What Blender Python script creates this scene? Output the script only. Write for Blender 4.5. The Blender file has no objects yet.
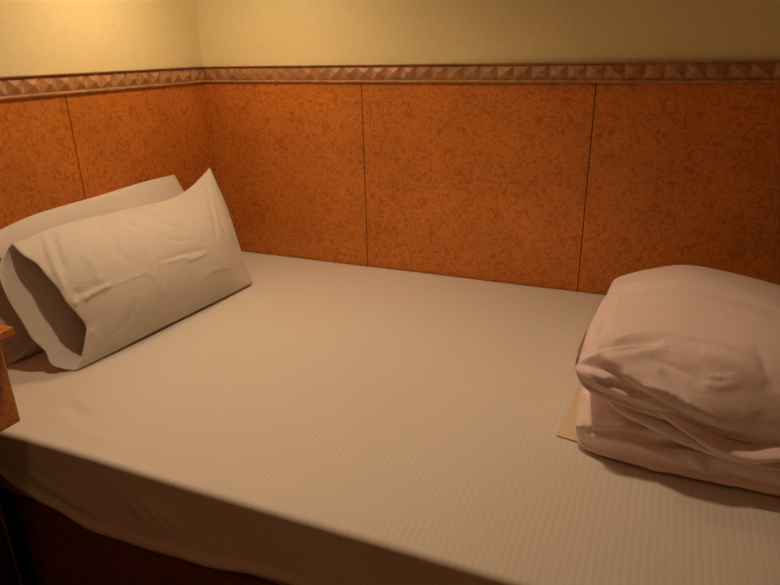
import bpy, bmesh, math, random
import numpy as np
from mathutils import Vector, Matrix

D = bpy.data
COL = bpy.context.scene.collection
SC = bpy.context.scene
BZ = 0.52                       # height of the bed's top above the floor

# ------------------------------------------------------------------ camera
def make_camera():
    p, y, r = 0.3672, -0.4131, -0.0215
    fwd = Vector((math.sin(y)*math.cos(p), math.cos(y)*math.cos(p), -math.sin(p)))
    rt = Vector((math.cos(y), -math.sin(y), 0)); up = rt.cross(fwd)
    r2 = rt*math.cos(r) + up*math.sin(r); u2 = -rt*math.sin(r) + up*math.cos(r)
    cd = D.cameras.new('camera'); cam = D.objects.new('camera', cd); COL.objects.link(cam)
    m = Matrix((r2, u2, -fwd)).transposed().to_4x4()
    m.translation = Vector((1.5243, -1.8971, 0.7079 + BZ))
    cam.matrix_world = m
    cd.sensor_width = 36.0; cd.lens = 634.7/780*36.0; cd.clip_start = 0.02
    SC.camera = cam
make_camera()

# ------------------------------------------------------------------ light and exposure
SC.view_settings.view_transform = 'Standard'
SC.view_settings.look = 'None'
SC.view_settings.gamma = 1.0
SC.view_settings.use_curve_mapping = False
SC.view_settings.exposure = 0.95
w = D.worlds.new('world'); SC.world = w; w.use_nodes = True
w.node_tree.nodes['Background'].inputs[0].default_value = (1.0, 0.45, 0.25, 1)
w.node_tree.nodes['Background'].inputs[1].default_value = 0.0
LAMP = (0.36, -0.48, 1.12 + BZ)            # bulb of the reading lamp on the head wall
LAMP_COLOR = (1.0, 0.70, 0.44)
DOWN = (0.86, -0.86)                        # ceiling downlight over the bed
DOWN_POWER = 26.0
LAMP_POWER = 4.2
FILL_POWER = .95  # strength of the added fill behind the camera
FILL_COLOR = (1.0, 0.36, 0.22)

def lamp_light(name, kind, loc, power, color, size=0.03, parent=None, **kw):
    ld = D.lights.new(name, kind); ld.energy = power; ld.color = color
    if kind == 'AREA': ld.size = size
    else: ld.shadow_soft_size = size
    for k, v in kw.items(): setattr(ld, k, v)
    o = D.objects.new(name, ld); COL.objects.link(o); o.location = loc
    if parent: o.parent = parent
    return o

# ------------------------------------------------------------------ helpers
def obj(name, bm, mat, parent=None, smooth=False):
    me = D.meshes.new(name)
    if isinstance(bm, bmesh.types.BMesh):
        bmesh.ops.recalc_face_normals(bm, faces=bm.faces[:]); bm.to_mesh(me); bm.free()
    else:
        me.from_pydata(bm[0], [], bm[1]); b_ = bmesh.new(); b_.from_mesh(me)
        bmesh.ops.recalc_face_normals(b_, faces=b_.faces[:]); b_.to_mesh(me); b_.free()
    if mat: me.materials.append(mat)
    if smooth:
        for p in me.polygons: p.use_smooth = True
    o = D.objects.new(name, me); COL.objects.link(o)
    if parent: o.parent = parent
    return o
def empty(name, loc=(0, 0, 0)):
    o = D.objects.new(name, None); COL.objects.link(o); o.location = loc
    o.empty_display_size = 0.1
    return o
def tag(o, label, cat, group=None):
    o['label'] = label; o['category'] = cat
    if group: o['group'] = group
    return o
def struct(o):
    o['kind'] = 'structure'; return o
def box(bm, x0, x1, y0, y1, z0, z1, bevel=0.0, seg=2):
    r = bmesh.ops.create_cube(bm, size=1.0)
    vs = r['verts']
    for v in vs:
        v.co.x = x0 + (v.co.x+.5)*(x1-x0); v.co.y = y0 + (v.co.y+.5)*(y1-y0); v.co.z = z0 + (v.co.z+.5)*(z1-z0)
    if bevel > 0:
        es = list({e for v in vs for e in v.link_edges})
        bmesh.ops.bevel(bm, geom=es, offset=bevel, segments=seg, affect='EDGES', profile=0.5)
    return bm
def lathe(bm, prof, n=32, M=None):
    rings = []
    for r, z in prof:
        rings.append([bm.verts.new((M or Matrix()) @ Vector((r*math.cos(2*math.pi*i/n), r*math.sin(2*math.pi*i/n), z))) for i in range(n)])
    for a, b in zip(rings, rings[1:]):
        for i in range(n):
            bm.faces.new((a[i], a[(i+1) % n], b[(i+1) % n], b[i]))
    return bm
def tube(bm, pts, r, n=12):
    prev = None; pts = [Vector(p) for p in pts]
    for i, p in enumerate(pts):
        t = (pts[min(i+1, len(pts)-1)] - pts[max(i-1, 0)]).normalized()
        a = t.orthogonal().normalized() if abs(t.z) > .9 else t.cross(Vector((0, 0, 1))).normalized()
        b = t.cross(a)
        ring = [bm.verts.new(p + a*r*math.cos(2*math.pi*k/n) + b*r*math.sin(2*math.pi*k/n)) for k in range(n)]
        if prev:
            for k in range(n): bm.faces.new((prev[k], prev[(k+1) % n], ring[(k+1) % n], ring[k]))
        else: bm.faces.new(ring)
        prev = ring
    bm.faces.new(prev)
    return bm

# ------------------------------------------------------------------ materials
def new_mat(name, rough=0.6, spec=0.5):
    m = D.materials.new(name); m.use_nodes = True
    nt = m.node_tree; b = nt.nodes['Principled BSDF']
    b.inputs['Roughness'].default_value = rough
    b.inputs['Specular IOR Level'].default_value = spec
    return m, nt, b
def N(nt, kind, **inp):
    n = nt.nodes.new(kind)
    for k, v in inp.items():
        k = k.replace('_', ' ')
        if k in n.inputs: n.inputs[k].default_value = v
        else: setattr(n, k.replace(' ', '_'), v)
    return n
def ramp(nt, src, stops):
    r = nt.nodes.new('ShaderNodeValToRGB'); e = r.color_ramp.elements
    while len(e) < len(stops): e.new(0.5)
    for el, (p, c) in zip(e, stops): el.position = p; el.color = (*c, 1)
    nt.links.new(src, r.inputs[0]); return r
def mix(nt, fac, a, b, mode='MIX'):
    m = nt.nodes.new('ShaderNodeMix'); m.data_type = 'RGBA'; m.blend_type = mode
    for i, v in ((0, fac), (6, a), (7, b)):
        if hasattr(v, 'is_output'): nt.links.new(v, m.inputs[i])
        else: m.inputs[i].default_value = v if i == 0 else (*v, 1)
    return m.outputs[2]
def bump(nt, b, h, strength, dist=0.001):
    n = N(nt, 'ShaderNodeBump', Strength=strength, Distance=dist)
    nt.links.new(h, n.inputs['Height']); nt.links.new(n.outputs[0], b.inputs['Normal'])

def burl_mat(name='burl_laminate', dark=1.0):
    m, nt, b = new_mat(name, 0.42, 0.35); L = nt.links
    tc = N(nt, 'ShaderNodeTexCoord')
    n1 = N(nt, 'ShaderNodeTexNoise', Scale=44.0, Detail=3.0, Roughness=.55, Distortion=1.7); L.new(tc.outputs['Object'], n1.inputs['Vector'])
    n2 = N(nt, 'ShaderNodeTexNoise', Scale=120.0, Detail=2.0, Roughness=.6, Distortion=1.2); L.new(tc.outputs['Object'], n2.inputs['Vector'])
    n3 = N(nt, 'ShaderNodeTexNoise', Scale=5.0, Detail=2.0); L.new(tc.outputs['Object'], n3.inputs['Vector'])
    c1 = ramp(nt, n1.outputs[0], [(.30, (.44*dark, .125*dark, .022*dark)), (.45, (.57*dark, .188*dark, .032*dark)), (.58, (.67*dark, .248*dark, .042*dark)), (.74, (.54*dark, .170*dark, .028*dark))])
    c2 = ramp(nt, n2.outputs[0], [(.34, (.42, .33, .28)), (.46, (1, 1, 1))])
    c3 = ramp(nt, n3.outputs[0], [(.3, (.88, .86, .84)), (.7, (1.06, 1.05, 1.03))])
    c = mix(nt, .30, c1.outputs[0], c2.outputs[0], 'MULTIPLY')
    c = mix(nt, 1.0, c, c3.outputs[0], 'MULTIPLY')
    L.new(c, b.inputs['Base Color'])
    return m
def wood_mat(name, col, rough=.4, spec=.4):
    m, nt, b = new_mat(name, rough, spec); L = nt.links
    tc = N(nt, 'ShaderNodeTexCoord')
    n = N(nt, 'ShaderNodeTexNoise', Scale=40.0, Detail=4.0, Distortion=.6); L.new(tc.outputs['Object'], n.inputs['Vector'])
    r = ramp(nt, n.outputs[0], [(.3, tuple(x*.72 for x in col)), (.7, tuple(x*1.15 for x in col))])
    L.new(r.outputs[0], b.inputs['Base Color'])
    return m
def wallpaper_mat():
    m, nt, b = new_mat('cream_wallpaper', .75, .25); L = nt.links
    tc = N(nt, 'ShaderNodeTexCoord'); mp = N(nt, 'ShaderNodeMapping'); mp.inputs['Scale'].default_value = (420, 420, 60)
    L.new(tc.outputs['Object'], mp.inputs[0])
    n = N(nt, 'ShaderNodeTexNoise', Scale=1.0, Detail=2.0); L.new(mp.outputs[0], n.inputs['Vector'])
    r = ramp(nt, n.outputs[0], [(.3, (.83, .755, .43)), (.7, (.90, .835, .48))])
    L.new(r.outputs[0], b.inputs['Base Color']); bump(nt, b, n.outputs[0], .35, .0006)
    return m
def cotton_mat(name, col, stripes=False, crumple=0):
    m, nt, b = new_mat(name, .85, .15); L = nt.links
    b.inputs['Sheen Weight'].default_value = .15
    tc = N(nt, 'ShaderNodeTexCoord')
    n = N(nt, 'ShaderNodeTexNoise', Scale=900.0, Detail=2.0); L.new(tc.outputs['Object'], n.inputs['Vector'])
    n2 = N(nt, 'ShaderNodeTexNoise', Scale=14.0, Detail=3.0); L.new(tc.outputs['Object'], n2.inputs['Vector'])
    c = ramp(nt, n2.outputs[0], [(.3, tuple(x*.97 for x in col)), (.7, col)]).outputs[0]
    if stripes:
        sp = N(nt, 'ShaderNodeSeparateXYZ'); L.new(tc.outputs['Object'], sp.inputs[0])
        mu = N(nt, 'ShaderNodeMath', operation='MULTIPLY'); mu.inputs[1].default_value = 2*math.pi/0.0118
        L.new(sp.outputs['X'], mu.inputs[0])
        si = N(nt, 'ShaderNodeMath', operation='SINE'); L.new(mu.outputs[0], si.inputs[0])
        ma = N(nt, 'ShaderNodeMapRange'); L.new(si.outputs[0], ma.inputs[0])
        ma.inputs[1].default_value = -.35; ma.inputs[2].default_value = .35
        c = mix(nt, ma.outputs[0], c, tuple(x*.935 for x in col))
        rr = N(nt, 'ShaderNodeMapRange'); L.new(ma.outputs[0], rr.inputs[0]); rr.inputs[3].default_value = .55; rr.inputs[4].default_value = .9
        L.new(rr.outputs[0], b.inputs['Roughness'])
    L.new(c, b.inputs['Base Color'])
    h = n.outputs[0]; st, di = .15, .0003
    if crumple:          # soft creasing of well-washed cotton
        mp = N(nt, 'ShaderNodeMapping'); mp.inputs['Scale'].default_value = (9, 16, 22); mp.inputs['Rotation'].default_value = (.3, .5, .4)
        L.new(tc.outputs['Object'], mp.inputs[0])
        n4 = N(nt, 'ShaderNodeTexNoise', Scale=1.0, Detail=4.0, Roughness=.5, Distortion=1.2); L.new(mp.outputs[0], n4.inputs['Vector'])
        rd = ramp(nt, n4.outputs[0], [(.40, (0, 0, 0)), (.50, (1, 1, 1)), (.60, (.1, .1, .1))])
        h = mix(nt, .04, rd.outputs[0], n.outputs[0]); st, di = crumple, .004
    bump(nt, b, h, st, di)
    return m
M_BURL = burl_mat()
M_WALLP = wallpaper_mat()
M_RAIL = wood_mat('carved_rail_wood', (.50, .27, .12), .42, .4)
M_DARK = wood_mat('dark_brown_wood', (.20, .065, .022), .5, .3)
M_BLACK = wood_mat('black_brown_wood', (.02, .010, .006), .6, .2)
M_FLOOR = wood_mat('brown_floor', (.14, .07, .04), .6, .3)
M_CEIL = wood_mat('painted_ceiling', (.62, .56, .45), .8, .2)
M_SHEET = cotton_mat('striped_satin_cotton', (.70, .67, .61), True)
M_PILLOW = cotton_mat('white_cotton', (.67, .64, .585), crumple=.13)
M_CORE = cotton_mat('grey_green_ticking', (.58, .55, .48))
M_DUVET = cotton_mat('white_duvet_cotton', (.86, .72, .70), crumple=.13)
M_TAN = cotton_mat('beige_cotton', (.66, .56, .40))
M_MATT = cotton_mat('mattress_ticking', (.45, .36, .28))
M_METAL, _nt, _b = new_mat('brushed_metal', .35); _b.inputs['Metallic'].default_value = 1; _b.inputs['Base Color'].default_value = (.5, .45, .4, 1)
M_SHADE, _nt, _b = new_mat('lamp_shade_enamel', .5); _b.inputs['Base Color'].default_value = (.7, .6, .45, 1)
M_BULB, _nt, _b = new_mat('bulb_glass', .3); _b.inputs['Emission Color'].default_value = (1, .6, .25, 1); _b.inputs['Emission Strength'].default_value = 8

# ------------------------------------------------------------------ room
XR, YF, ZC = 2.70, -2.75, 2.32
RT, RB = BZ + 0.6623, BZ + 0.6076        # carved rail, top and bottom
def slab(name, x0, x1, y0, y1, z0, z1, mat):
    return struct(obj(name, box(bmesh.new(), x0, x1, y0, y1, z0, z1), mat))
slab('floor', -.1, XR+.1, YF-.1, .1, -.1, 0, M_FLOOR)
slab('ceiling', -.1, XR+.1, YF-.1, .1, ZC, ZC+.1, M_CEIL)
wl = slab('wall_left', -.10, -.004, YF-.1, .1, 0, ZC, M_WALLP)
wb = slab('wall_back', -.004, XR+.1, .004, .10, 0, ZC, M_WALLP)
slab('wall_right', XR, XR+.10, YF-.1, .004, 0, ZC, M_WALLP)
slab('wall_front', -.004, XR, YF-.10, YF, 0, ZC, M_WALLP)
def panel(parent, a0, a1, along):
    g = .0012
    bm = bmesh.new()
    if along == 'x': box(bm, a0+g, a1-g, -.0006, .004, .0, RB+.004, .0012, 1)
    else: box(bm, -.004, .0006, a0+g, a1-g, .0, RB+.004, .0012, 1)
    o = obj('wall_panel', bm, M_BURL, parent)
    return o
for a, b in ((-.003, .61), (.61, 1.3217), (1.3217, 2.03), (2.03, XR)): panel(wb, a, b, 'x')
for a, b in ((-.5895, .003), (-1.22, -.5895), (-1.85, -1.22), (-2.45, -1.85), (YF, -2.45)): panel(wl, a, b, 'y')
# the dark groove between panels
obj('panel_joint', box(bmesh.new(), 0, XR, .0030, .0041, 0, RB), M_BLACK, wb)
obj('panel_joint', box(bmesh.new(), -.0041, -.0030, YF, 0, 0, RB), M_BLACK, wl)

def rail(name, length, P=0.0497):
    """carved rail along +x, face towards -y, with a row of pyramids between a lip and a bead"""
    bm = bmesh.new(); H = RT - RB
    def strip(prof):
        a = [bm.verts.new((0, y, z)) for y, z in prof]; b = [bm.verts.new((length, y, z)) for y, z in prof]
        for i in range(len(prof)-1): bm.faces.new((a[i], a[i+1], b[i+1], b[i]))
        bm.faces.new(a[::-1]); bm.faces.new(b)
    # lip
    strip([(0, H), (-.012, H), (-.0135, H-.0015), (-.012, H-.0035), (-.006, H-.0045), (0, H-.0045), (0, H)])
    # bead
    arc = [(-.008-.005*math.sin(t), .0048-.0042*math.cos(t)) for t in [math.pi*k/8 for k in range(9)]]
    strip([(0, .001)] + arc + [(0, .009), (0, .001)])
    # pyramids
    z0, z1 = .0088, H-.0042; zm = (z0+z1)/2
    n = int(length/P)+1
    for k in range(n):
        x0 = k*P+.002; x1 = min((k+1)*P, length)
        if x1-x0 < .01: continue
        xm = (x0+x1)/2; g = .004
        pts = [(x0, -g, z0), (x1, -g, z0), (x1, -g, z1), (x0, -g, z1)]
        v = [bm.verts.new(p) for p in pts]; s = .004
        t = [bm.verts.new(p) for p in ((xm-s, -.0125, zm-s*.6), (xm+s, -.0125, zm-s*.6), (xm+s, -.0125, zm+s*.6), (xm-s, -.0125, zm+s*.6))]
        for i in range(4): bm.faces.new((v[i], v[(i+1) % 4], t[(i+1) % 4], t[i]))
        bm.faces.new(t)
    box(bm, 0, length, -.0045, 0, .001, H)
    o = obj(name, bm, M_RAIL); struct(o)
    return o
r1 = rail('trim_1', XR); r1.location = (0, 0.004, RB)
r2 = rail('trim_2', abs(YF)+.003); r2.rotation_euler = (0, 0, math.pi/2); r2.location = (-.004, YF, RB)

# ------------------------------------------------------------------ bed
bed = empty('bed', (1.0, -.60, 0))
tag(bed, 'bed with dark brown wooden box base and tan mattress under the white sheet', 'bed')
obj('base', box(bmesh.new(), .30-1, 2.02-1, -1.186+.6, -.01+.6, 0.0, BZ-.19, .004), M_DARK, bed)
obj('mattress', box(bmesh.new(), .006-1, 1.0, -1.192+.6, -.006+.6, BZ-.189, BZ-.012, .03, 4), M_MATT, bed, True)

def gauss(x, m, s): return math.exp(-((x-m)/s)**2)
def seg_dist(px, py, ax, ay, bx, by):
    dx, dy = bx-ax, by-ay; t = max(0, min(1, ((px-ax)*dx+(py-ay)*dy)/(dx*dx+dy*dy)))
    return math.hypot(px-ax-t*dx, py-ay-t*dy), t
def smooth_noise(seed):
    rnd = random.Random(seed); ks = [(rnd.uniform(-1, 1), rnd.uniform(-1, 1), rnd.uniform(0, 6.28)) for _ in range(10)]
    return lambda x, y, f: sum(math.sin(f*(a*x+b*y)*6.28+c) for a, b, c in ks)/10
nz = smooth_noise(4)
def hem_z(x):
    pts = [(0.0, -.06), (.30, -.115), (.36, -.140), (.44, -.160), (.56, -.186), (.69, -.181), (.81, -.171), (1.0, -.146), (1.3, -.155), (1.6, -.17), (2.02, -.16)]
    for (a, za), (b, zb) in zip(pts, pts[1:]):
        if x <= b:
            t = (x-a)/(b-a); t = t*t*(3-2*t); return za+(zb-za)*t
    return pts[-1][1]
TOPW = [  # shallow pulls in the sheet: x0,y0,x1,y1,width,height
    (.37, -1.07, .47, -1.10, .009, -.0055), (.36, -1.04, .50, -1.085, .010, .003), (.38, -1.12, .62, -1.155, .012, .003), (.60, -1.02, .70, -1.05, .014, -.002),
    (.80, -1.16, 1.25, -1.15, .014, .0018), (1.30, -1.12, 1.75, -1.10, .010, .0012), (.50, -.90, .62, -1.0, .016, -.001)]
SIDEW = [  # x0,z0,x1,z1,width,height on the front drop
    (.66, -.06, .74, -.13, .010, .004), (.70, -.05, .78, -.125, .009, .005), (.74, -.06, .80, -.11, .008, .004), (.62, -.09, .70, -.15, .010, .003),
    (.36, -.075, .60, -.15, .016, .006), (.34, -.03, .55, -.10, .02, .003), (.95, -.10, 1.25, -.12, .02, .003)]
def make_sheet():
    nx = 260; R = .011; verts = []; faces = []
    prof = []                                   # (y, z, t) t: 0 top, 1 side
    ny = 130
    for i in range(ny+1): prof.append(('t', -.006 - (1.2-R-.006)*i/ny))
    for k in range(1, 9): prof.append(('r', math.pi/2*k/9))
    for i in range(31): prof.append(('s', i/30))
    for i in range(5): prof.append(('u', (i+1)/5))       # tucked under
    for ix in range(nx+1):
        x = .004 + 2.006*ix/nx
        drop = -.006*gauss(x, .25, .22)
        bow = .004*gauss(x, .8, .35)
        hz = hem_z(x)
        for kind, p in prof:
            if kind == 't':
                y = p; z = .0012*nz(x, y, 2.2)
                for a, b, c, d, wd, h in TOPW:
                    dd, t = seg_dist(x, y, a, b, c, d); z += h*math.exp(-(dd/wd)**2)*math.sin(math.pi*min(max(t, .08), .92))
                z += drop*max(0, (-y-.95)/.25)**2
                y2 = y - bow*max(0, (-y-1.0)/.2)
                verts.append((x, y2, z))
            elif kind == 'r':
                verts.append((x, -1.2+R-bow-R*math.sin(p), drop-R+R*math.cos(p)))
            elif kind == 's':
                z = (drop-R) + (hz-drop+R)*p
                off = .004*nz(x, z*2, 3.0)*min(1, p*3)
                for a, b, c, d, wd, h in SIDEW:
                    dd, t = seg_dist(x, z, a, b, c, d); off += h*math.exp(-(dd/wd)**2)*math.sin(math.pi*min(max(t, .08), .92))
                off += .007*math.exp(-((z-hz-.012)/.012)**2)     # rolled hem edge
                verts.append((x, -1.2-bow-off, z))
            else:
                verts.append((x, -1.2-bow+.016*p, hz-.002+.004*p))
    m = len(prof)
    for ix in range(nx):
        for j in range(m-1):
            a = ix*m+j; faces.append((a, a+1, a+m+1, a+m))
    o = obj('bed_sheet', ([(x, y, z+BZ) for x, y, z in verts], faces), M_SHEET, smooth=True)
    md = o.modifiers.new('thickness', 'SOLIDIFY'); md.thickness = .0015; md.offset = -1
    return tag(o, 'white satin-striped sheet fitted over the whole bed', 'bed sheet')
make_sheet()

# ------------------------------------------------------------------ creases on cloth
def cat(pts, n):
    """Catmull-Rom through pts, n samples"""
    P = np.array(pts, float); P = np.vstack([2*P[0]-P[1], P, 2*P[-1]-P[-2]]); m = len(P)-3; out = []
    for t in np.linspace(0, m, n):
        i = min(int(t), m-1); f = t-i; a, b, c, d = P[i:i+4]
        out.append(.5*((2*b)+(c-a)*f+(2*a-5*b+4*c-d)*f*f+(3*b-a-3*c+d)*f**3))
    return np.array(out)
def apply_creases(V, Nn, creases):
    """V, Nn: (n,3) arrays; a crease is (points, width, height, kind): kind 0 = round ridge, 2 = sharp ridge, 1 = step (high above the line, falling sharply below)"""
    V0 = V.copy(); off = np.zeros(len(V))
    for pts, wd, h, kind in creases:
        C = cat(pts, max(12, 8*len(pts))); best = np.full(len(V), 1e9); tt = np.zeros(len(V)); sgn = np.zeros(len(V))
        for i in range(len(C)-1):
            a, b = C[i], C[i+1]; d = b-a; t = np.clip(((V0-a)@d)/(d@d+1e-12), 0, 1)
            q = V0-a-t[:, None]*d; dist = np.linalg.norm(q, axis=1); k = dist < best
            best[k] = dist[k]; tt[k] = (i+t[k])/(len(C)-1)
            if kind == 1:
                side = np.einsum('ij,ij->i', np.cross(d[None, :], q), Nn); sgn[k] = np.sign(side[k])
        taper = np.sin(np.pi*np.clip(tt, .0, 1))**.5
        if kind == 2: off += h*np.exp(-(best/wd))*taper
        elif kind == 0: off += h*np.exp(-(best/wd)**2)*taper
        else:
            s = best*sgn         # positive on the high side
            prof = np.where(s >= 0, np.exp(-(s/(wd*3))**2), np.exp(-(s/(wd*.45))**2)*1.0)
            off += h*prof*taper
    return V0 + Nn*off[:, None]
def grid_normals(G):
    du = np.gradient(G, axis=0); dv = np.gradient(G, axis=1); n = np.cross(du, dv)
    return n/(np.linalg.norm(n, axis=2, keepdims=True)+1e-12)
CREASES = {}
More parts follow.
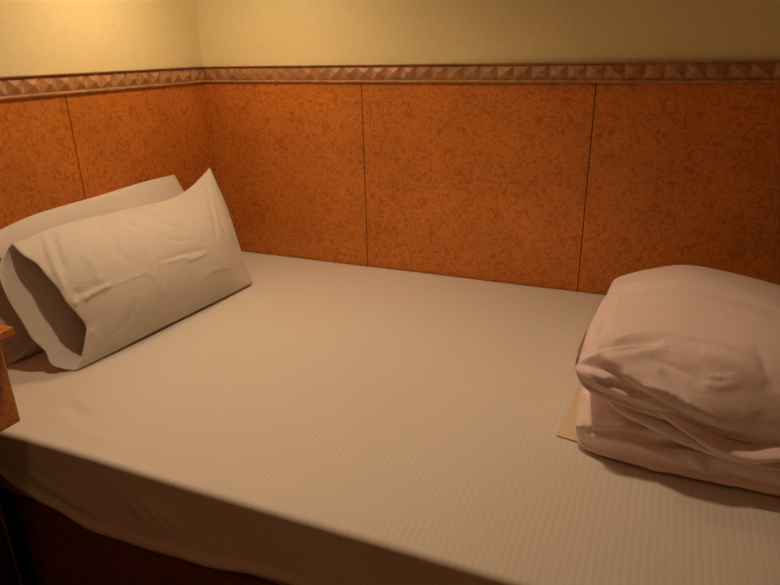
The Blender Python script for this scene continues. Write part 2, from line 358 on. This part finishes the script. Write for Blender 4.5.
#CREASES_BEGIN
CREASES = {
 'duvet_upper': [
  ([(1.4558, -0.8582, 0.2059), (1.4929, -0.8739, 0.1918), (1.528, -0.8795, 0.1788), (1.57, -0.8818, 0.1641), (1.6094, -0.8803, 0.1511), (1.6487, -0.8765, 0.1352), (1.6987, -0.8718, 0.1216)], 0.012, 0.024, 1),
  ([(1.4755, -0.8242, 0.2245), (1.5189, -0.8008, 0.235), (1.5839, -0.7989, 0.2401), (1.6463, -0.8102, 0.2398), (1.7057, -0.826, 0.2322)], 0.005, 0.0042, 0),
  ([(1.4582, -0.8525, 0.2094), (1.499, -0.8286, 0.2238), (1.5568, -0.8161, 0.2328)], 0.008, -0.0117, 0),
  ([(1.4621, -0.866, 0.2012), (1.5085, -0.8525, 0.2108), (1.5654, -0.8275, 0.2281)], 0.012, 0.0065, 0),
  ([(1.4577, -0.5479, 0.2124), (1.5072, -0.5977, 0.2413), (1.5993, -0.6052, 0.2561), (1.6702, -0.6159, 0.255), (1.7432, -0.6497, 0.2502)], 0.008, -0.0104, 0),
  ([(1.4595, -0.4861, 0.2046), (1.5243, -0.5605, 0.2435), (1.6162, -0.561, 0.2553), (1.6868, -0.575, 0.2526), (1.7467, -0.6199, 0.2491)], 0.007, 0.0091, 0),
  ([(1.5038, -0.5104, 0.2303), (1.6004, -0.5354, 0.2531), (1.6574, -0.536, 0.2519), (1.7465, -0.595, 0.2476)], 0.006, -0.0091, 0),
  ([(1.5321, -0.481, 0.2353), (1.6003, -0.4634, 0.2446), (1.6749, -0.4989, 0.2456)], 0.006, 0.0039, 0),
  ([(1.6017, -0.8548, 0.2087), (1.632, -0.8586, 0.2035), (1.6682, -0.858, 0.2031)], 0.005, -0.002, 0),
  ([(1.6189, -0.8673, 0.1907), (1.6481, -0.8661, 0.1905), (1.6823, -0.8571, 0.2036)], 0.008, 0.0039, 0),
  ([(1.4283, -0.8678, 0.1899), (1.4704, -0.8753, 0.1929), (1.5045, -0.875, 0.1889)], 0.006, -0.0078, 0),
  ([(1.4458, -0.8834, 0.1855), (1.4694, -0.8858, 0.1798), (1.482, -0.8833, 0.181)], 0.004, 0.0052, 0),
  ([(1.451, -0.8879, 0.1695), (1.4837, -0.8872, 0.1681), (1.532, -0.8837, 0.159), (1.5803, -0.8794, 0.1423), (1.627, -0.8758, 0.1317)], 0.008, -0.0091, 0),
  ([(1.459, -0.7994, 0.2305), (1.464, -0.7093, 0.2347), (1.4746, -0.6059, 0.229)], 0.012, 0.0039, 0),
  ([(1.449, -0.8236, 0.2198), (1.4592, -0.7709, 0.2344), (1.4597, -0.6285, 0.2244)], 0.008, -0.0039, 0),
  ([(1.6141, -0.8274, 0.231), (1.6589, -0.8407, 0.2235), (1.7108, -0.8574, 0.2005)], 0.014, 0.0052, 0),
  ([(1.4266, -0.8667, 0.1891), (1.4574, -0.8581, 0.2061), (1.5069, -0.8406, 0.2182), (1.5373, -0.8268, 0.2267)], 0.004, 0.0102, 2),
  ([(1.4371, -0.8812, 0.1866), (1.4675, -0.8884, 0.1693), (1.5087, -0.8837, 0.156), (1.5564, -0.8816, 0.1497)], 0.004, 0.0102, 2),
  ([(1.5297, -0.88, 0.1775), (1.5608, -0.8788, 0.1757), (1.6077, -0.8798, 0.1636), (1.6572, -0.8779, 0.1455)], 0.004, 0.0102, 2),
  ([(1.5577, -0.8649, 0.1978), (1.578, -0.8735, 0.1839), (1.5985, -0.8799, 0.1654)], 0.005, -0.0068, 2),
  ([(1.617, -0.8573, 0.2055), (1.6409, -0.8594, 0.202), (1.672, -0.8548, 0.2076)], 0.003, 0.0068, 2),
  ([(1.5402, -0.8525, 0.2109), (1.5873, -0.8588, 0.2042), (1.6263, -0.8672, 0.1903)], 0.006, -0.0051, 2),
  ([(1.4736, -0.6452, 0.2326), (1.5458, -0.6699, 0.2498), (1.6306, -0.6771, 0.2544), (1.7081, -0.7183, 0.2513)], 0.005, -0.0051, 2),
  ([(1.5138, -0.7242, 0.2438), (1.5973, -0.727, 0.2494), (1.6748, -0.7604, 0.2486)], 0.005, -0.0034, 2),
  ([(1.6962, -0.8014, 0.2426), (1.7104, -0.8425, 0.2197), (1.7295, -0.8603, 0.1934)], 0.008, -0.0068, 2),
 ],
 'duvet_lower': [
  ([(1.4317, -0.8441, 0.0488), (1.4874, -0.8576, 0.0682), (1.5272, -0.8566, 0.0729), (1.5714, -0.8577, 0.0721), (1.6123, -0.8549, 0.0744), (1.6445, -0.85, 0.0772)], 0.008, 0.014, 1),
  ([(1.6117, -0.8328, 0.0909), (1.6512, -0.8344, 0.0872), (1.6914, -0.8402, 0.0808), (1.7139, -0.839, 0.0797), (1.7496, -0.8219, 0.0857)], 0.006, -0.0156, 0),
  ([(1.5768, -0.8725, 0.0442), (1.6008, -0.8735, 0.043), (1.6196, -0.871, 0.0544), (1.6502, -0.8722, 0.0331), (1.7003, -0.8683, 0.012)], 0.008, 0.0104, 0),
  ([(1.5667, -0.8666, 0.0602), (1.6054, -0.862, 0.0671), (1.6407, -0.8585, 0.0698)], 0.009, -0.013, 0),
  ([(1.6483, -0.8571, 0.0708), (1.6537, -0.8727, 0.0505), (1.668, -0.866, 0.0174)], 0.008, -0.0078, 0),
  ([(1.4818, -0.8308, 0.099), (1.5073, -0.8401, 0.0914), (1.5436, -0.8472, 0.0835)], 0.006, 0.0052, 0),
  ([(1.4701, -0.8411, 0.0877), (1.5138, -0.8481, 0.0831), (1.556, -0.8528, 0.0775)], 0.006, -0.0065, 0),
  ([(1.5358, -0.8279, 0.099), (1.578, -0.8344, 0.092), (1.6267, -0.8422, 0.0841)], 0.007, -0.0078, 0),
  ([(1.5559, -0.8279, 0.0974), (1.5944, -0.8371, 0.0894), (1.6354, -0.8519, 0.0762)], 0.006, 0.0052, 0),
  ([(1.4587, -0.8598, 0.0457), (1.5187, -0.8678, 0.0509), (1.5684, -0.8718, 0.0477)], 0.008, 0.0052, 0),
  ([(1.6837, -0.8723, 0.0503), (1.7121, -0.8639, 0.0602), (1.7497, -0.8611, 0.0606)], 0.014, 0.0078, 0),
  ([(1.5472, -0.8636, 0.0158), (1.5892, -0.8666, 0.0083)], 0.006, 0.0039, 0),
  ([(1.4494, -0.8206, 0.0968), (1.4995, -0.8343, 0.0966), (1.5536, -0.8367, 0.0918), (1.5834, -0.8396, 0.0882)], 0.003, 0.0085, 2),
  ([(1.4649, -0.848, 0.078), (1.5129, -0.8517, 0.0789), (1.5635, -0.849, 0.0811)], 0.003, -0.0085, 2),
  ([(1.5421, -0.8651, 0.0613), (1.5873, -0.8664, 0.0612), (1.6356, -0.8545, 0.0739)], 0.004, -0.0119, 2),
  ([(1.4497, -0.8575, 0.0464), (1.493, -0.8647, 0.0531), (1.543, -0.8683, 0.0553), (1.5802, -0.8727, 0.0431)], 0.004, 0.0068, 2),
  ([(1.6703, -0.8742, 0.04), (1.6963, -0.8646, 0.0204), (1.7216, -0.8644, 0.0194)], 0.006, -0.0068, 2),
  ([(1.43, -0.7982, 0.0802), (1.443, -0.8005, 0.1014)], 0.004, 0.0051, 2),
 ],
 'pillow_front': [
  ([(0.1931, -0.8867, 0.1213), (0.2818, -0.9171, 0.1614), (0.291, -0.8794, 0.1691), (0.3017, -0.8156, 0.1791)], 0.0045, 0.006, 0),
  ([(0.1848, -0.881, 0.1394), (0.2795, -0.9017, 0.1808), (0.2915, -0.8449, 0.188)], 0.01, -0.005, 0),
  ([(0.3157, -0.6726, 0.1825), (0.3176, -0.5857, 0.1757), (0.3229, -0.5443, 0.1621), (0.3224, -0.4728, 0.1602)], 0.005, 0.003, 0),
  ([(0.3132, -0.6422, 0.1868), (0.3148, -0.5648, 0.1808), (0.3177, -0.4828, 0.1719)], 0.006, -0.003, 0),
  ([(0.1629, -0.5885, 0.3034), (0.2026, -0.557, 0.2877), (0.2288, -0.4923, 0.2686), (0.2182, -0.372, 0.2705)], 0.006, -0.005, 0),
  ([(0.1751, -0.5055, 0.2942), (0.2054, -0.4545, 0.2789), (0.1911, -0.3499, 0.2857)], 0.006, 0.004, 0),
  ([(0.2112, -0.5973, 0.2866), (0.2435, -0.5672, 0.2647), (0.2825, -0.5044, 0.2257)], 0.006, -0.004, 0),
  ([(0.2026, -0.557, 0.2877), (0.2402, -0.5313, 0.2642), (0.2711, -0.4797, 0.2362)], 0.005, 0.003, 0),
  ([(0.2095, -0.6747, 0.2915), (0.2434, -0.6426, 0.2698), (0.2751, -0.6074, 0.2409)], 0.008, -0.003, 0),
  ([(0.1531, -0.864, 0.3089), (0.2027, -0.8963, 0.2779), (0.2411, -0.9174, 0.2342), (0.2674, -0.9232, 0.1895)], 0.006, 0.006, 0),
  ([(0.1662, -0.8527, 0.3071), (0.2163, -0.8817, 0.27), (0.254, -0.9031, 0.2235)], 0.009, -0.006, 0),
  ([(0.1629, -0.9068, 0.3016), (0.1548, -0.8769, 0.3075)], 0.006, 0.005, 0),
  ([(0.216, -0.8569, 0.0774), (0.3026, -0.9049, 0.0816), (0.3063, -0.8926, 0.0447)], 0.008, 0.003, 0),
  ([(0.3156, -0.7177, 0.1775), (0.3294, -0.696, 0.1441), (0.3358, -0.6821, 0.1001)], 0.006, 0.002, 0),
  ([(0.2408, -0.829, 0.2621), (0.2685, -0.838, 0.2294), (0.3028, -0.8353, 0.1677)], 0.012, 0.003, 0),
  ([(0.1618, -0.2527, 0.322), (0.2435, -0.3406, 0.2495), (0.3074, -0.4169, 0.1799)], 0.008, -0.003, 0),
  ([(0.2285, -0.7302, 0.2804), (0.2731, -0.757, 0.2391), (0.2946, -0.7446, 0.2109)], 0.01, -0.0025, 0),
  ([(0.1793, -0.7431, 0.306), (0.1766, -0.6739, 0.305), (0.1808, -0.5703, 0.2977)], 0.004, -0.0042, 2),
  ([(0.2086, -0.7414, 0.2922), (0.2143, -0.6625, 0.2889), (0.2241, -0.5823, 0.2783)], 0.004, 0.0042, 2),
  ([(0.194, -0.882, 0.1196), (0.2892, -0.8906, 0.1653), (0.3024, -0.8203, 0.1756)], 0.0025, 0.007, 2),
  ([(0.3024, -0.8203, 0.1756), (0.3124, -0.7537, 0.1754), (0.3182, -0.7068, 0.1743)], 0.004, 0.0028, 2),
  ([(0.1762, -0.3541, 0.2919), (0.1728, -0.2899, 0.304), (0.1652, -0.247, 0.3212)], 0.004, -0.0042, 2),
  ([(0.1967, -0.4172, 0.2821), (0.1889, -0.3324, 0.2882), (0.1798, -0.2791, 0.3023)], 0.004, 0.0042, 2),
  ([(0.2188, -0.2903, 0.2685), (0.2836, -0.3434, 0.1961), (0.3197, -0.3561, 0.1124)], 0.005, -0.0042, 2),
  ([(0.3212, -0.5958, 0.1675), (0.3242, -0.5379, 0.1588), (0.3221, -0.4768, 0.1614)], 0.0025, 0.0035, 2),
  ([(0.3098, -0.8784, 0.0525), (0.3217, -0.8209, 0.0707), (0.3281, -0.7653, 0.1187)], 0.006, -0.0028, 2),
  ([(0.3394, -0.5463, 0.0999), (0.3392, -0.4766, 0.1075), (0.3319, -0.3735, 0.0798)], 0.006, 0.0028, 2),
  ([(0.2554, -0.6202, 0.2595), (0.2904, -0.5693, 0.2205), (0.3001, -0.4776, 0.2021)], 0.006, -0.0028, 2),
 ],
}
#CREASES_END

def coons(bot, top, left, right, nu, nv):
    """surface S(u,v) from its four boundary curves (u along, v up)"""
    B, T = cat(bot, nu), cat(top, nu); Lf, Rt = cat(left, nv), cat(right, nv)
    u = np.linspace(0, 1, nu)[:, None, None]; v = np.linspace(0, 1, nv)[None, :, None]
    return ((1-v)*B[:, None]+v*T[:, None]+(1-u)*Lf[None]+u*Rt[None]
            - ((1-u)*(1-v)*B[0]+u*(1-v)*B[-1]+(1-u)*v*T[0]+u*v*T[-1]))

def make_pillow(name, S, prof_front, prof_back, n, label, key, noise_seed, core_off=0.16, rimf=None, rimb=None):
    """pillowcase = closed tube round the seam surface S, open at u = 0"""
    nu, nv = S.shape[:2]
    u = np.linspace(0, 1, nu)[:, None]; v = np.linspace(0, 1, nv)[None, :]
    nn = np.array(n)/np.linalg.norm(n)
    nzf = smooth_noise(noise_seed)
    F = S + nn*prof_front(u, v)[..., None]; Bk = S - nn*prof_back(u, v)[..., None]
    for G, rim in ((F, rimf), (Bk, rimb)):          # the hem of the open end, bottom to top
        if rim:
            sh_ = cat([(a, 0) for a in rim], nv)[:, 0]
            G[..., 1] += sh_[None, :]*np.clip(1-u/.22, 0, 1)**1.5
    for G, sg in ((F, 1), (Bk, -1)):
        for i in range(nu):
            for j in range(nv):
                e = math.sin(math.pi*j/(nv-1))
                G[i, j] += nn*sg*.0022*nzf(i/nu*1.4, j/nv, 2.6)*e
    F[..., 2] = np.maximum(F[..., 2], .0025); Bk[..., 2] = np.maximum(Bk[..., 2], .0025)
    Bk[..., 0] = np.maximum(Bk[..., 0], .004); F[..., 0] = np.maximum(F[..., 0], .008)
    Nf = grid_normals(F)
    if np.mean(Nf[..., 0]) < 0: Nf = -Nf
    F = apply_creases(F.reshape(-1, 3), Nf.reshape(-1, 3), CREASES.get(key, [])).reshape(nu, nv, 3)
    verts = []; faces = []; idx = {}
    for i in range(nu):
        for j in range(nv):
            idx['f', i, j] = len(verts); verts.append(tuple(F[i, j]))
    for i in range(nu):
        for j in range(nv):
            if j in (0, nv-1) or i == nu-1: idx['b', i, j] = idx['f', i, j]
            else: idx['b', i, j] = len(verts); verts.append(tuple(Bk[i, j]))
    for i in range(nu-1):
        for j in range(nv-1):
            faces.append((idx['f', i, j], idx['f', i+1, j], idx['f', i+1, j+1], idx['f', i, j+1]))
            faces.append((idx['b', i, j], idx['b', i, j+1], idx['b', i+1, j+1], idx['b', i+1, j]))
    c = verts
    root = empty(name, (0, 0, 0))
    root.location = (float(S[..., 0].mean()), float(S[..., 1].mean()), BZ)
    loc = np.array(root.location)
    pc = obj('pillowcase', ([tuple(np.array(p)+(0, 0, BZ)-loc) for p in c], faces), M_PILLOW, root, True)
    md = pc.modifiers.new('thickness', 'SOLIDIFY'); md.thickness = .0012; md.offset = 1
    # the stuffed pillow inside, seen through the open end
    k0 = int(nu*core_off); vs = []; fs = []; m = 2*nv-2; ctr = S.mean(axis=(0, 1))
    rings = []
    for i in list(range(k0, nu-1, 2)):
        ring = []
        for j in range(nv): ring.append(S[i, j]*(1) + nn*prof_front(u, v)[i, j]*.86)
        for j in range(nv-2, 0, -1): ring.append(S[i, j] - nn*prof_back(u, v)[i, j]*.86)
        ring = np.array(ring); cc = ring.mean(axis=0)
        ring = cc + (ring-cc)*.955; ring[:, 2] = np.maximum(ring[:, 2], .004); ring[:, 0] = np.maximum(ring[:, 0], .007)
        rings.append((ring, cc))
    r0, c0 = rings[0]; dirn = (rings[0][1]-rings[4][1]); dirn /= np.linalg.norm(dirn)
    caps = [(c0 + (r0-c0)*s + dirn*o_, None) for s, o_ in ((.15, .034), (.5, .030), (.78, .020), (.93, .009))]
    allr = [r for r, _ in caps]+[r for r, _ in rings]
    for r in allr: vs += [tuple(p+(0, 0, BZ)-loc) for p in r]
    for a in range(len(allr)-1):
        for j in range(m):
            fs.append((a*m+j, a*m+(j+1) % m, (a+1)*m+(j+1) % m, (a+1)*m+j))
    fs.append(tuple(range(m))[::-1])
    obj('pillow_cushion', (vs, fs), M_CORE, root, True)
    tag(root, label, 'pillow', 'pillows leaning on the head wall')
    return root

def pprof(T, rim, e=.62, peak=.55):
    def f(u, v):
        sv = np.sin(np.pi*np.clip(v, 0, 1))
        end = np.clip((1-u)/.42, 0, 1); end = np.sin(end*np.pi/2)**.75
        op = rim + (1-rim)*np.clip(u/.35, 0, 1)**.8
        return T*(sv**e)*end*op
    return f
NU, NV = 150, 100
# seam of the front pillow
S1 = coons(bot=[(.287, -.955, .004), (.300, -.80, .004), (.312, -.62, .004), (.328, -.45, .006), (.342, -.308, .010)],
           top=[(.150, -.915, .296), (.150, -.80, .308), (.150, -.60, .300), (.145, -.42, .290), (.142, -.31, .305), (.145, -.205, .352)],
           left=[(.287, -.955, .004), (.265, -.945, .10), (.215, -.93, .21), (.150, -.915, .300)],
           right=[(.342, -.308, .010), (.28, -.275, .12), (.215, -.235, .24), (.145, -.205, .352)], nu=NU, nv=NV)
make_pillow('pillow', S1, pprof(.075, .42), pprof(.056, 1.0, .5), (.90, 0, .42),
            'white pillow in front, leaning on the other pillow its case gaping open at the left', 'pillow_front', 11,
            rimf=[0, .014, .026, .036, .022, .006, .000, -.010, -.014, -.030, -.030], rimb=[0, -.034, -.034, -.050, -.056, -.066, -.070, -.066, -.03])
S2 = coons(bot=[(.105, -.985, .004), (.125, -.80, .004), (.15, -.60, .004), (.18, -.45, .005), (.18, -.30, .012)],
           top=[(.045, -.95, .300), (.045, -.80, .325), (.045, -.60, .330), (.045, -.42, .336), (.048, -.268, .335)],
           left=[(.105, -.985, .004), (.10, -.975, .10), (.08, -.96, .20), (.045, -.95, .300)],
           right=[(.18, -.30, .012), (.15, -.28, .12), (.10, -.265, .23), (.048, -.268, .335)], nu=NU, nv=NV)
make_pillow('pillow', S2, pprof(.034, 1.0, .42), pprof(.085, 1.0, .42), (.93, 0, .36),
            'white pillow behind, standing against the burl-panelled head wall', 'pillow_back', 23,
            rimf=[0, .05, .075, .08, .07, .05, .03, .01, 0], rimb=[-.01, -.02, -.01, -.02, -.01, 0, 0])

# ------------------------------------------------------------------ folded duvet
def fold_mesh(name, stations, parent, key, seed, n=240, m=200, endpow=.5):
    """loft of closed yz-profiles along x; stations: (x, [(y, z) ...]) all with the same number of points"""
    k = len(stations[0][1]); A = np.array([[(x, y, z) for y, z in p] for x, p in stations])     # s,k,3
    # along x
    L = np.stack([cat(A[:, j], n) for j in range(k)], axis=1)                                   # n,k,3
    G = np.zeros((n, m, 3))
    for i in range(n):
        P = L[i]; Q = np.vstack([P[-1:], P, P[:2]])
        out = []
        for t in np.linspace(0, k, m, endpoint=False):
            a_ = int(t); f = t-a_; a, b, c, d = Q[a_:a_+4]
            out.append(.5*((2*b)+(c-a)*f+(2*a-5*b+4*c-d)*f*f+(3*b-a-3*c+d)*f**3))
        G[i] = out
    du = np.gradient(G, axis=0); dv = np.roll(G, -1, 1)-np.roll(G, 1, 1); Nn = np.cross(du, dv)
    Nn /= np.linalg.norm(Nn, axis=2, keepdims=True)+1e-12
    c = G.mean(axis=(0, 1))
    if np.mean(np.einsum('ijk,ijk->ij', Nn, G-c)) < 0: Nn = -Nn
    if key == 'duvet_upper':             # the front left corner is drawn out to a point
        t = np.clip((-.64-G[..., 1])/.22, 0, 1)**1.3
        G[..., 0] -= .015*t*np.exp(-np.maximum(G[..., 0]-1.44, 0)/.05)
    nf = smooth_noise(seed)
    for i in range(n):
        for j in range(m):
            G[i, j] += Nn[i, j]*.0020*nf(G[i, j, 0]*2.0+G[i, j, 1], G[i, j, 2]*3+G[i, j, 1]*2, 2.5)
    V = apply_creases(G.reshape(-1, 3), Nn.reshape(-1, 3), CREASES.get(key, []))
    V[:, 2] = np.maximum(V[:, 2], .006); V[:, 1] = np.minimum(V[:, 1], -.004)
    faces = []
    for i in range(n-1):
        for j in range(m): faces.append((i*m+j, i*m+(j+1) % m, (i+1)*m+(j+1) % m, (i+1)*m+j))
    faces.append(tuple(range(m))[::-1]); faces.append(tuple((n-1)*m+j for j in range(m)))
    rings = [list(range(m)), [(n-1)*m+j for j in range(m)]]; faces = faces[:-2]; V = list(V)
    for ring, sgn in ((rings[0], -1), (rings[1], 1)):          # round off both ends
        P = np.array([V[q] for q in ring]); cc = P.mean(axis=0); prev = ring
        for sc_, dx in ((.92, .0035), (.75, .006), (.45, .008), (.12, .0085)):
            base = len(V); V += list(cc+(P-cc)*sc_+np.array([sgn*dx, 0, 0]))
            cur = list(range(base, base+m))
            for j in range(m): faces.append((prev[j], prev[(j+1) % m], cur[(j+1) % m], cur[j]))
            prev = cur
        faces.append(tuple(prev))
    me_f = faces; V = np.array(V)
    loc = np.array(parent.location)
    return obj(name, ([tuple(p+(0, 0, BZ)-loc) for p in V], faces), M_DUVET, parent, True)
duvet = empty('folded_duvet', (1.75, -.55, BZ))
tag(duvet, 'white duvet folded into a thick two-layer stack at the foot of the bed', 'duvet')
# profile order: front bottom, front low, front mid, front top edge, top mid, top rear, rear, rear bottom, under mid
def up(x, yf, yb, z0f, z0b, ztf, ztm, ztb, bulge=.02):
    return (x, [(yf+.03, z0f), (yf-.002, z0f+.020), (yf-bulge*.4, (z0f+ztf)/2), (yf+.035, ztf-.012), (yf+.12, ztf+.010),
                ((yf+yb)/2, ztm), (yb-.10, ztb+.002), (yb-.012, ztb-.035), (yb, (z0b+ztb)/2-.01), (yb-.05, z0b), ((yf+yb)/2, (z0f+z0b)/2)])
upper = [up(1.437, -.850, -.34, .182, .13, .192, .182, .162), up(1.440, -.868, -.27, .165, .11, .207, .195, .170),
         up(1.460, -.878, -.25, .140, .09, .224, .216, .180), up(1.52, -.874, -.24, .120, .09, .232, .242, .202),
         up(1.60, -.870, -.24, .105, .09, .238, .254, .220), up(1.70, -.866, -.24, .093, .09, .240, .250, .212),
         up(1.82, -.862, -.24, .085, .09, .234, .234, .190), up(1.96, -.858, -.26, .085, .09, .228, .222, .178),
         up(2.04, -.85, -.28, .085, .09, .215, .205, .165), up(2.07, -.82, -.32, .10, .10, .18, .18, .15)]
lower = [up(1.430, -.812, -.26, .030, .03, .080, .085, .080), up(1.434, -.838, -.20, .012, .01, .098, .10, .09),
         up(1.47, -.852, -.18, .004, .004, .118, .11, .10), up(1.58, -.862, -.18, .003, .003, .108, .10, .10),
         up(1.75, -.862, -.18, .003, .003, .096, .092, .10), up(1.93, -.86, -.18, .003, .003, .092, .092, .10),
         up(2.04, -.84, -.20, .004, .004, .088, .09, .09), up(2.08, -.80, -.25, .02, .02, .07, .07, .07)]
fold_mesh('upper_fold', upper, duvet, 'duvet_upper', 31)
fold_mesh('lower_fold', lower, duvet, 'duvet_lower', 37)

# the inner layers of the folded duvet: soft rolls of cloth squeezed out between the two halves
def roll(path, ry, rz, seed):
    P = cat([p[:3] for p in path], 90); W = cat([(p[3], p[3], 0) for p in path], 90)[:, 0]; m = 28
    nf = smooth_noise(seed); vs = []; fs = []
    for i, (c, w_) in enumerate(zip(P, W)):
        for k in range(m):
            a = 2*math.pi*k/m; r = 1 + .10*nf(i/40, math.sin(a)*.5, 2.0) + .10*math.exp(-((a-4.1)/.35)**2)
            vs.append((c[0], c[1]+ry*w_*r*math.cos(a), c[2]+rz*w_*r*math.sin(a)))
    for i in range(len(P)-1):
        for k in range(m): fs.append((i*m+k, i*m+(k+1) % m, (i+1)*m+(k+1) % m, (i+1)*m+k))
    fs.append(tuple(range(m))[::-1]); fs.append(tuple((len(P)-1)*m+k for k in range(m)))
    loc = np.array(duvet.location)
    return obj('inner_fold', ([tuple(np.array(p)+(0, 0, BZ)-loc) for p in vs], fs), M_DUVET, duvet, True)
roll([(1.50, -.840, .135, .3), (1.56, -.852, .128, .7), (1.61, -.862, .110, .95), (1.65, -.868, .093, 1.0), (1.70, -.872, .084, .95), (1.745, -.868, .094, .9), (1.80, -.86, .105, .8), (1.90, -.85, .10, .6), (2.0, -.83, .09, .3)], .030, .0125, 5)
roll([(1.455, -.815, .128, .4), (1.50, -.838, .112, .8), (1.56, -.848, .098, 1.0), (1.63, -.850, .078, 1.0), (1.72, -.850, .062, .8), (1.82, -.845, .066, .6), (1.95, -.83, .07, .3)], .030, .012, 9)

# thin beige cloth lying under the duvet, one corner sticking out
def flat_cloth():
    bm = bmesh.new(); pts = [(1.395, -.815), (1.60, -.845), (1.95, -.83), (1.95, -.25), (1.60, -.25), (1.425, -.28)]
    vs = [bm.verts.new((x, y, BZ+.0032)) for x, y in pts]; bm.faces.new(vs)
    bmesh.ops.triangulate(bm, faces=bm.faces[:])
    o = obj('folded_cloth', bm, M_TAN)
    md = o.modifiers.new('thickness', 'SOLIDIFY'); md.thickness = .002; md.offset = 0
    return tag(o, 'thin beige cloth under the duvet with one corner showing', 'cloth')
flat_cloth()

# ------------------------------------------------------------------ bedside cabinet
ns = empty('bedside_cabinet', (.20, -1.45, 0))
tag(ns, 'orange burl bedside cabinet at the left edge beside the head of the bed', 'bedside cabinet')
def npart(name, mat, *dims, bevel=.003):
    x0, x1, y0, y1, z0, z1 = dims
    return obj(name, box(bmesh.new(), x0-.20, x1-.20, y0+1.45, y1+1.45, z0, z1, bevel), mat, ns)
npart('tabletop', M_BURL, .002, .482, -1.66, -1.208, BZ+.238, BZ+.254)
npart('cabinet_box', M_BURL, .004, .444, -1.655, -1.215, BZ+.052, BZ+.237)
npart('plinth', M_BLACK, .004, .335, -1.64, -1.235, 0, BZ+.051)
npart('edge_strip', M_METAL, .3355, .3395, -1.243, -1.237, 0, BZ-.10, bevel=.0008)
dr = npart('drawer', M_BURL, .03, .42, -1.668, -1.656, BZ+.075, BZ+.215)
bmk = lathe(bmesh.new(), [(.0, .022), (.010, .021), (.012, .015), (.006, .008), (.006, 0)], 20, Matrix.Translation((.025, -.218, BZ+.145)) @ Matrix.Rotation(math.pi/2, 4, 'X'))
obj('knob', bmk, M_METAL, dr, True)

# ------------------------------------------------------------------ reading lamp on the head wall, above the frame
lx, ly, lz = LAMP
lp = empty('wall_lamp', (0, ly, lz))
tag(lp, 'reading lamp on the head wall above the pillows', 'wall lamp')
Mx = Matrix.Rotation(math.pi/2, 4, 'Y')
obj('backplate', lathe(bmesh.new(), [(0, .016), (.04, .015), (.045, .010), (.045, -.004)], 32, Matrix.Translation((0, 0, .10)) @ Mx), M_METAL, lp, True)
obj('arm', tube(bmesh.new(), [(.01, 0, .10), (lx*.5, 0, .125), (lx, 0, .12), (lx, 0, .07)], .007), M_METAL, lp, True)
sh = obj('lamp_shade', lathe(bmesh.new(), [(.012, .075), (.035, .072), (.055, .03), (.080, -.035)], 40, Matrix.Translation((lx, 0, 0))), M_SHADE, lp, True)
md = sh.modifiers.new('thickness', 'SOLIDIFY'); md.thickness = .002
obj('bulb', lathe(bmesh.new(), [(0, -.020), (.012, -.017), (.018, -.006), (.016, .006), (.011, .016), (.011, .035)], 24, Matrix.Translation((lx, 0, .050))), M_BULB, lp, True)
lamp_light('lamp_light', 'POINT', (lx, 0, -.004), LAMP_POWER, LAMP_COLOR, .045, lp)
# dim reddish fill, added overhead behind the camera to lift the bed's front side
cl = empty('fill_light', (0.9, -2.25, ZC))
tag(cl, 'added round fill light behind the camera', 'fill light')
obj('fill_housing', lathe(bmesh.new(), [(.0, 0), (.12, 0), (.12, -.03), (.105, -.03), (.105, -.02), (0, -.02)], 40), M_SHADE, cl, True)
lamp_light('fill_glow', 'AREA', (0, 0, -.032), FILL_POWER, FILL_COLOR, .2, cl)
# ceiling downlight over the bed, its lamp sunk in a short dark can so it throws a soft-edged cone
dl = empty('ceiling_downlight', (DOWN[0], DOWN[1], ZC))
tag(dl, 'round downlight in the ceiling straight above the bed', 'downlight')
obj('trim_ring', lathe(bmesh.new(), [(.050, 0), (.075, 0), (.075, -.006), (.052, -.010), (.050, 0)], 40), M_METAL, dl, True)
obj('lens', lathe(bmesh.new(), [(.0, -.002), (.050, -.002)], 40), M_BULB, dl, True)
lamp_light('downlight_beam', 'SPOT', (0, 0, -.012), DOWN_POWER, LAMP_COLOR, .05, dl, spot_size=math.radians(88), spot_blend=.8)
